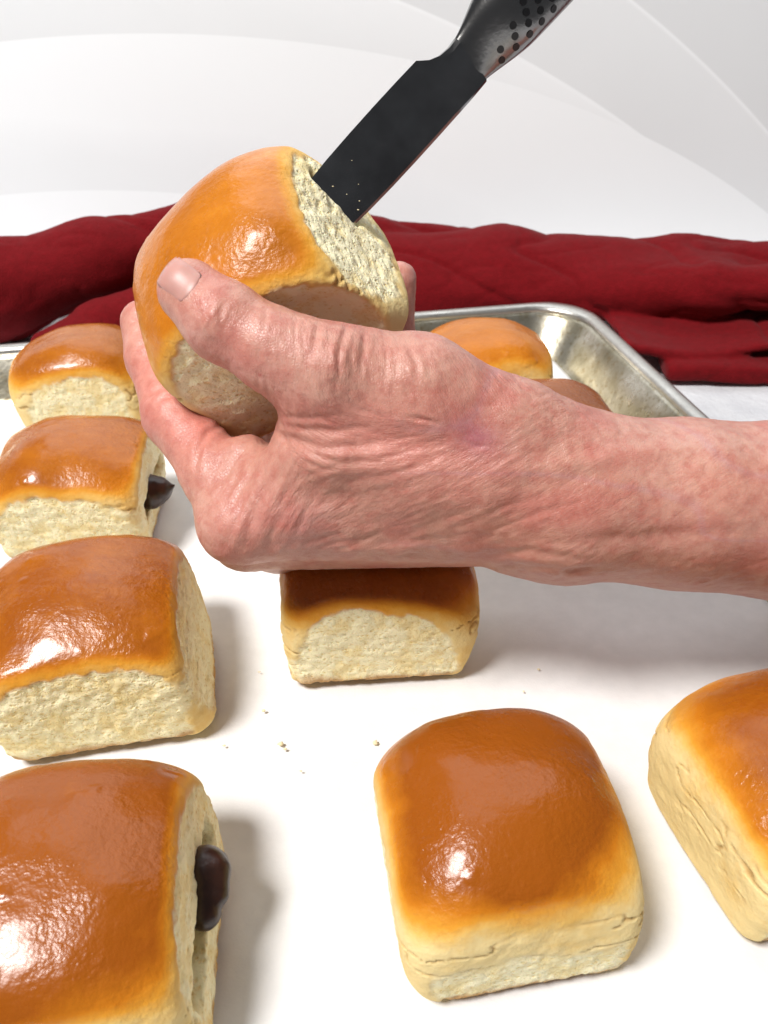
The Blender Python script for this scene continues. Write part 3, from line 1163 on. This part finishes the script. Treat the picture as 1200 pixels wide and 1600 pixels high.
disp += bump_at(600, 690, 110, 28, -.0022, 8) + bump_at(450, 690, 40, 18, -.0012, 10)
disp += bump_at(370, 830, 40, 34, .0012) + bump_at(620, 790, 170, 24, .0010, -6) + bump_at(560, 850, 140, 16, -.0010, -2)
disp += bump_at(770, 690, 60, 40, -.0014, 30) + bump_at(930, 720, 150, 16, .0008, -8) + bump_at(1000, 840, 160, 14, -.0008, -4)
disp += bump_at(520, 565, 30, 38, .0009, 20) + bump_at(335, 500, 22, 26, .0006)
disp += 0.0004 * fbm(hv * 120, 3) * front + 0.00014 * fbm(hv * 420, 2)
hv = hv + hn * disp[:, None]

# skin tint, some light painted in: flushed fingers and knuckles, a bruise, veins, age spots
tint = np.tile(np.array([0.535, 0.258, 0.194]), (len(hv), 1))


def paint(mask, col):
    global tint
    m = np.clip(mask, 0, 1)[:, None]
    tint = tint * (1 - m) + np.array(col) * m


def blob(x, y, sx_, sy_, rot=0):
    a = math.radians(rot)
    dx, dy = PXY[:, 0] - x, PXY[:, 1] - y
    u = dx * math.cos(a) + dy * math.sin(a)
    w = -dx * math.sin(a) + dy * math.cos(a)
    return np.exp(-(u / sx_) ** 2 - (w / sy_) ** 2)


paint(0.75 * blob(250, 620, 60, 130, -20), (0.66, 0.24, 0.19))
paint(0.5 * blob(320, 660, 40, 40), (0.70, 0.20, 0.17))
paint(0.5 * blob(620, 690, 170, 60, 20), (0.66, 0.23, 0.19))
paint(0.45 * blob(380, 820, 60, 60), (0.62, 0.24, 0.20))
paint(0.75 * blob(742, 680, 46, 32, 30), (0.36, 0.09, 0.13))
paint(0.35 * blob(470, 830, 60, 50), (0.50, 0.22, 0.24))
paint(0.35 * blob(860, 800, 150, 50, -10), (0.60, 0.27, 0.19))
paint(0.4 * blob(1080, 780, 150, 60), (0.66, 0.30, 0.22))
paint(0.35 * blob(1100, 690, 200, 22, 4), (0.54, 0.33, 0.28))  # paler band along the forearm's upper edge
paint(0.35 * blob(420, 560, 70, 50, 30), (0.66, 0.36, 0.30))  # light on the thumb, painted in as paler skin
paint(0.5 * blob(300, 500, 30, 40), (0.68, 0.39, 0.32))  # lit thumb end, painted pale too
paint(0.5 * blob(530, 895, 160, 12), (0.66, 0.40, 0.31))  # bounce light from the paper, painted along the hand's lower edge
paint(0.85 * blob(406, 586, 4, 4), (0.40, 0.06, 0.05))
blot = fbm(hv * 70, 3)
paint(0.55 * sstep(0.02, 0.5, blot), (0.50, 0.15, 0.12))
paint(0.50 * sstep(0.05, 0.5, fbm(hv * 55 + 31, 3)), (0.64, 0.36, 0.28))
vein = sstep(0.10, 0.0, np.abs(fbm(np.column_stack([hv[:, 0] * 18, hv[:, 1] * 55, hv[:, 2] * 30]) + 8, 2)))
paint(0.26 * vein * sstep(560, 700, PXY[:, 0]), (0.46, 0.25, 0.30))

hw = view_to_world(hv)
root_p = view_to_world(C(1900, 850, .285)[None])[0]
person = empty('person', tuple(root_p))
tag(person, 'left hand and bare forearm reaching in, holding a roll up to the knife', 'person')
# direction weights of the crepe lines, per vertex
grid_x = np.arange(150, 1500, 10.0)
grid_y = np.arange(380, 1000, 10.0)
FL = np.array([[flow(x, y) for y in grid_y] for x in grid_x])
gi = np.clip(((PXY[:, 0] - 150) / 10).astype(int), 0, len(grid_x) - 1)
gj = np.clip(((PXY[:, 1] - 380) / 10).astype(int), 0, len(grid_y) - 1)
ang = FL[gi, gj]
dirs = {}
tot = 0
for k in range(6):
    w_ = np.maximum(np.cos(2 * (ang - math.radians(30 * k))), 0) ** 8
    dirs['dir%d' % k] = w_
    tot = tot + w_
for k in range(6):
    dirs['dir%d' % k] = dirs['dir%d' % k] / tot
crepe_amt = 0.42 + 0.55 * np.clip(blob(620, 700, 190, 150) + 0.6 * blob(430, 810, 70, 70), 0, 1) - 0.2 * blob(280, 560, 110, 130) - 0.12 * sstep(860, 1000, PXY[:, 0])
crepe_amt *= 0.75 + 0.5 * sstep(-0.3, 0.4, fbm(hv * 60 + 5, 2))
arm = build('arm', hw, hq, MAT_SKIN, person, dict(tint=tint, crepe=crepe_amt, **dirs))


# thumbnail: a curved plate that follows the thumb's end
NU, NV = 15, 15
ax2 = np.array([-0.80, -0.60])              # towards the tip, in the picture
ay2 = np.array([0.60, -0.80])
c2 = np.array([280.0, 436.0])
nv = []
for i in range(NU):
    for j in range(NV):
        u = -1 + 2 * i / (NU - 1)
        w = -1 + 2 * j / (NV - 1)
        # squircle to rounded nail outline
        uu, ww = u * math.sqrt(1 - w * w * 0.32), w * math.sqrt(1 - u * u * 0.32)
        s = c2 + ax2 * uu * 29 + ay2 * ww * 31
        ray = np.array([(s[0] - 600) / FPX, (s[1] - 800) / FPX, 1.0])
        t = 0.180
        for _ in range(60):
            d = float(hand_field((ray * t)[None])[0])
            t += d * 0.8
            if d < 1e-6 or t > 0.24:
                break
        p0 = ray * min(t, 0.212)
        e = 2e-4
        g = np.array([hand_field((p0 + np.eye(3)[k] * e)[None])[0] - hand_field((p0 - np.eye(3)[k] * e)[None])[0] for k in range(3)])
        g /= max(np.linalg.norm(g), 1e-9)
        rr = max(abs(uu), abs(ww))
        nv.append(p0 + g * (0.00002 - 0.00055 * max(0, rr - 0.80) / 0.20 * (1.0 if uu < 0.6 else 0.3)))
nv = view_to_world(np.array(nv))
ids = np.arange(NU * NV).reshape(NU, NV)
nq = np.stack([ids[:-1, :-1], ids[1:, :-1], ids[1:, 1:], ids[:-1, 1:]], -1).reshape(-1, 4)
nl = build('thumbnail', nv, nq, MAT_NAIL, person)
sm = nl.modifiers.new('thickness', 'SOLIDIFY')
sm.thickness = 0.0003
sm.offset = 0

# ------------------------------------------------------------------ knife
Ms = Mat("polished_steel")
co = Ms.coord()
Ms.set(Metallic=1.0)
Ms.l(Ms.ramp(Ms.noise(45, 5, 0.65, Ms.scaled(co, (1, 1, 0.4))), [(0.35, 0.08), (0.7, 0.24)]), Ms.b.inputs['Roughness'])
Ms.l(Ms.ramp(Ms.noise(60, 4, 0.6, co), [(0.3, (0.17, 0.165, 0.165)), (0.7, (0.30, 0.30, 0.30))]), Ms.b.inputs['Base Color'])
Ms.l(Ms.bump(Ms.noise(900, 3, 0.5, co), 0.0001, 0.2), Ms.b.inputs['Normal'])
MAT_STEEL = Ms.m
Mh = Mat("brushed_steel_handle")
Mh.set(Metallic=1.0, Roughness=0.24, Base_Color=(0.24, 0.235, 0.23, 1))
Mh.l(Mh.bump(Mh.noise(700, 3, 0.5), 0.0002, 0.25), Mh.b.inputs['Normal'])
MAT_HANDLE = Mh.m
MAT_DIMPLE = simple("black_dimple", (0.008, 0.008, 0.009), 0.35).m

knife = empty('knife', tuple(view_to_world(KB[None])[0]))
tag(knife, 'stainless steel kitchen knife with black dimpled handle, its blade stuck into the held roll', 'knife')


def kpt(l, w, n):
    """knife frame: l along the axis from the roll to the handle, w from edge to spine, n towards us"""
    return view_to_world((KA + k_ax * l + k_w * w + k_n * n)[None])[0]


LB = float(np.linalg.norm(KB - KA))
mm = 0.001
# blade outline, stations along the axis: edge side and spine side
st = [(-20 * mm, -1.5 * mm, 3.5 * mm), (-17 * mm, -4 * mm, 5.5 * mm), (-12 * mm, -6.3 * mm, 7.3 * mm), (-5 * mm, -7.9 * mm, 8.3 * mm), (0, -8.6 * mm, 8.8 * mm),
      (10 * mm, -9.6 * mm, 9.5 * mm), (20 * mm, -10.3 * mm, 9.9 * mm), (30 * mm, -10.9 * mm, 10.1 * mm), (40 * mm, -11.4 * mm, 10.2 * mm), (48 * mm, -11.7 * mm, 10.2 * mm)]
heel = LB - 15.5 * mm
st = [(l if l <= 0 else l * heel / (48 * mm), a, b) for l, a, b in st]
st += [(heel + 0.6 * mm, -11.0 * mm, 10.2 * mm), (heel + 3 * mm, -8.6 * mm, 10.1 * mm), (heel + 6 * mm, -7.0 * mm, 10.0 * mm), (heel + 9.5 * mm, -6.5 * mm, 9.8 * mm), (heel + 12.5 * mm, -6.9 * mm, 9.6 * mm)]
bv, bf = [], []
st = [(l, a * (1.0 - 0.20 * min(max(l / heel, 0), 1)), b * (1.05 - 0.10 * min(max(l / heel, 0), 1))) for l, a, b in st]
for l, a, b in st:
    th = 0.9 * mm if l <= heel else 0.9 * mm + (l - heel) * 0.10
    wid = b - a
    thick = [0.06 * mm if l <= heel else th * 0.5, th * 0.62 if l <= heel else th * 0.9, th, th * 0.80, th * 0.30]
    ws = [a, a + 0.09 * wid, a + 0.45 * wid, b - 0.045 * wid, b]
    ring = [kpt(l, w, t) for w, t in zip(ws, thick)] + [kpt(l, w, -t) for w, t in zip(ws[::-1], thick[::-1])]
    bv += ring
K = 10
for s in range(len(st) - 1):
    for i in range(K):
        j = (i + 1) % K
        bf.append((s * K + i, s * K + j, (s + 1) * K + j, (s + 1) * K + i))
bf.append(tuple(range(K))[::-1])
bf.append(tuple(range((len(st) - 1) * K, len(st) * K)))
bl = build('blade', bv, bf, MAT_STEEL, knife)
bl.data.set_sharp_from_angle(angle=math.radians(24))

# handle: an oval bar that swells from the neck, bent slightly at the end
hs = []
HL = 105 * mm
NR = 28
l0 = heel + 9.0 * mm
for k in range(40):
    t = k / 39
    l = l0 + HL * t
    grow = float(sstep(0, 0.20, np.array(t)))
    half_w = (6.7 + 3.3 * grow + 1.5 * math.sin(t * 3.0)) * mm
    half_n = (1.6 + 6.6 * grow + 0.8 * math.sin(t * 3.1)) * mm
    if t > 0.95:
        half_w *= math.sqrt(max(1 - ((t - 0.95) / 0.051) ** 2, 0.02))
        half_n *= math.sqrt(max(1 - ((t - 0.95) / 0.051) ** 2, 0.02))
    cw = (1.6 - 1.2 * grow) * mm - 4 * mm * t * t
    for i in range(NR):
        a = 2 * math.pi * i / NR
        ca, sa = math.cos(a), math.sin(a)
        e = 0.78
        hs.append(kpt(l, cw + half_w * math.copysign(abs(ca) ** e, ca), half_n * math.copysign(abs(sa) ** e, sa)))
hf = []
for s in range(39):
    for i in range(NR):
        j = (i + 1) % NR
        hf.append((s * NR + i, (s + 1) * NR + i, (s + 1) * NR + j, s * NR + j))
hf.append(tuple(range(NR)))
hf.append(tuple(range(39 * NR, 40 * NR))[::-1])
handle = build('handle', hs, hf, MAT_HANDLE, knife)
# black dimples, set into both broad faces in staggered rows
dm = bpy.data.meshes.new('dimple')
dv, df = [(0, 0, 0.0)], []
for r_, z_ in ((0.55, 0.0), (1.0, 0.0)):
    for i in range(12):
        a = 2 * math.pi * i / 12
        dv.append((math.cos(a) * r_, math.sin(a) * r_, z_))
for i in range(12):
    j = (i + 1) % 12
    df.append((0, 1 + i, 1 + j))
    df.append((1 + i, 13 + i, 13 + j, 1 + j))
dm.from_pydata(dv, [], df)
dm.materials.append(MAT_DIMPLE)
dm.polygons.foreach_set('use_smooth', [True] * len(dm.polygons))
hand_off = np.array(handle.parent.location)


def handle_surf(l, w, side):
    t = (l - l0) / HL
    grow = float(sstep(0, 0.20, np.array(t)))
    hw_ = (6.7 + 3.3 * grow + 1.5 * math.sin(t * 3.0)) * mm
    hn_ = (1.6 + 6.6 * grow + 0.8 * math.sin(t * 3.1)) * mm
    cw = (1.6 - 1.2 * grow) * mm - 4 * mm * t * t
    ca = max(-1, min(1, (w - cw) / hw_))
    s = (1 - abs(ca) ** (2 / 0.78)) ** (0.39)
    return np.array(kpt(l, w, side * hn_ * s))


for side in (1, -1):
    for row in range(13):
        for col in range(5):
            l = l0 + 9.5 * mm + row * 4.6 * mm + col * 0.9 * mm
            w = (7.4 - col * 2.6) * mm
            if col > row + 1:
                continue
            p0 = handle_surf(l, w, side)
            du = handle_surf(l + 0.5 * mm, w, side) - p0
            dw = handle_surf(l, w - 0.5 * mm, side) - p0
            nn = np.cross(du, dw)
            nn /= np.linalg.norm(nn)
            if nn @ (VIEW @ k_n) * side < 0:
                nn = -nn
            du /= np.linalg.norm(du)
            ww = np.cross(nn, du)
            o = bpy.data.objects.new('dimple', dm)
            scene.collection.objects.link(o)
            o.parent = handle
            Mx = Matrix(np.column_stack([np.vstack([np.column_stack([du * 1.05 * mm, ww * 1.05 * mm, nn * 1.05 * mm]), [0, 0, 0]]),
                                         np.append(p0 + nn * 0.12 * mm - hand_off, 1)]).tolist())
            o.matrix_local = Mx

# ------------------------------------------------------------------ chocolate pieces
Mk = Mat("milk_chocolate")
Mk.l(Mk.ramp(Mk.noise(300, 3, 0.5), [(0.3, (0.020, 0.007, 0.004)), (0.7, (0.040, 0.014, 0.008))]), Mk.b.inputs['Base Color'])
Mk.set(Roughness=0.33)
Mk.l(Mk.bump(Mk.noise(260, 3, 0.5), 0.0008, 0.4), Mk.b.inputs['Normal'])
MAT_CHOC = Mk.m


def choc(fn_parts, label, loc):
    def f(p):
        p = p.astype(np.float32)
        d = None
        for a, b, r1, r2, k in fn_parts:
            c = cone(p, a, b, r1, r2)
            d = c if d is None else smin(d, c, k)
        return d
    P_ = np.array([x for a, b, *_ in fn_parts for x in (a, b)])
    v, q = mesh_field(f, P_.min(0) - 0.014, P_.max(0) + 0.014, 0.0005, 4)
    v = relax(v, q, 2)
    n = vnormals(v, q)
    v = v + n * (0.0003 * fbm(v * 250, 2))[:, None]
    o = build('chocolate_piece', v - np.array(loc), q, MAT_CHOC)
    o.location = loc
    return tag(o, label, 'chocolate', 'chocolate pieces pushed into slits in the rolls')


def on_roll(k, x, y, z):
    (cx, cy), yaw, _, _ = ROLLS[k]
    return rz(yaw) @ np.array([x, y, z]) + np.array([cx, cy, BASE])


b_ = lambda x, y, z: on_roll(1, x, y, z)
choc([(b_(.022, -.006, .021), b_(.0310, -.007, .0205), .0066, .0066, .002), (b_(.0310, -.007, .0205), b_(.0350, -.0065, .0210), .0066, .0040, .004),
      (b_(.0365, -.0065, .0213), b_(.0405, -.006, .0225), .0013, .0005, .002)],
     'small pointed dark chocolate piece poking from the roll behind the torn-fronted one', tuple(b_(.031, -.004, .0195)))
d_ = lambda x, y, z: on_roll(3, x, y, z)
choc([(d_(.024, .006, .022), d_(.0325, .005, .0235), .0056, .0054, .002), (d_(.0325, .005, .0235), d_(.0325, -.004, .0205), .0054, .0040, .002),
      (d_(.0350, .004, .0245), d_(.0355, -.001, .0225), .0038, .0028, .0008)],
     'thick folded dark chocolate piece poking from the dark brown roll', tuple(d_(.033, -.002, .020)))

# ------------------------------------------------------------------ crumbs on the paper
MAT_BIT = simple("crumb_bit", (0.84, 0.72, 0.46), 0.9).m
spots = [(gp(x, y, 0.0015), s_, None) for x, y, s_ in
         [(412, 1110, 1.0), (438, 1162, 1.5), (446, 1170, 0.9), (586, 1160, 1.6), (916, 1164, 1.3), (842, 1046, 0.9), (350, 1165, .8),
          (818, 1080, .7), (470, 1205, .7), (405, 1050, .7)]]
for l_, w_, s_ in [(6, -3, .42), (7.5, 1.5, .30), (9, 5.5, .36), (12, 2, .26), (7, 7, .45), (15, -4, .22)]:
    spots.append((kpt(l_ * mm, w_ * mm, 1.0 * mm), s_, 'blade'))
for k, (p0, s, where) in enumerate(spots):
    r = random.Random(k)
    n = 14
    vv, ff = [], []
    for i in range(4):
        for j in range(6):
            ph = math.pi * (i + 0.5) / 4
            a = 2 * math.pi * j / 6
            q = s * 0.0005 * r.uniform(0.6, 1.35)
            vv.append((q * math.sin(ph) * math.cos(a) * 1.4, q * math.sin(ph) * math.sin(a), q * 0.7 * math.cos(ph)))
    for i in range(3):
        for j in range(6):
            ff.append((i * 6 + j, (i + 1) * 6 + j, (i + 1) * 6 + (j + 1) % 6, i * 6 + (j + 1) % 6))
    ff.append(tuple(range(6)))
    ff.append(tuple(range(18, 24))[::-1])
    o = build('bread_crumb', vv, ff, MAT_BIT)
    o.location = p0
    if where:
        tag(o, 'pale speck of bread stuck to the dark knife blade', 'crumb', 'crumb specks on the knife blade')
    else:
        tag(o, 'tiny pale bread crumb lying on the white parchment', 'crumb', 'crumbs scattered on the parchment')
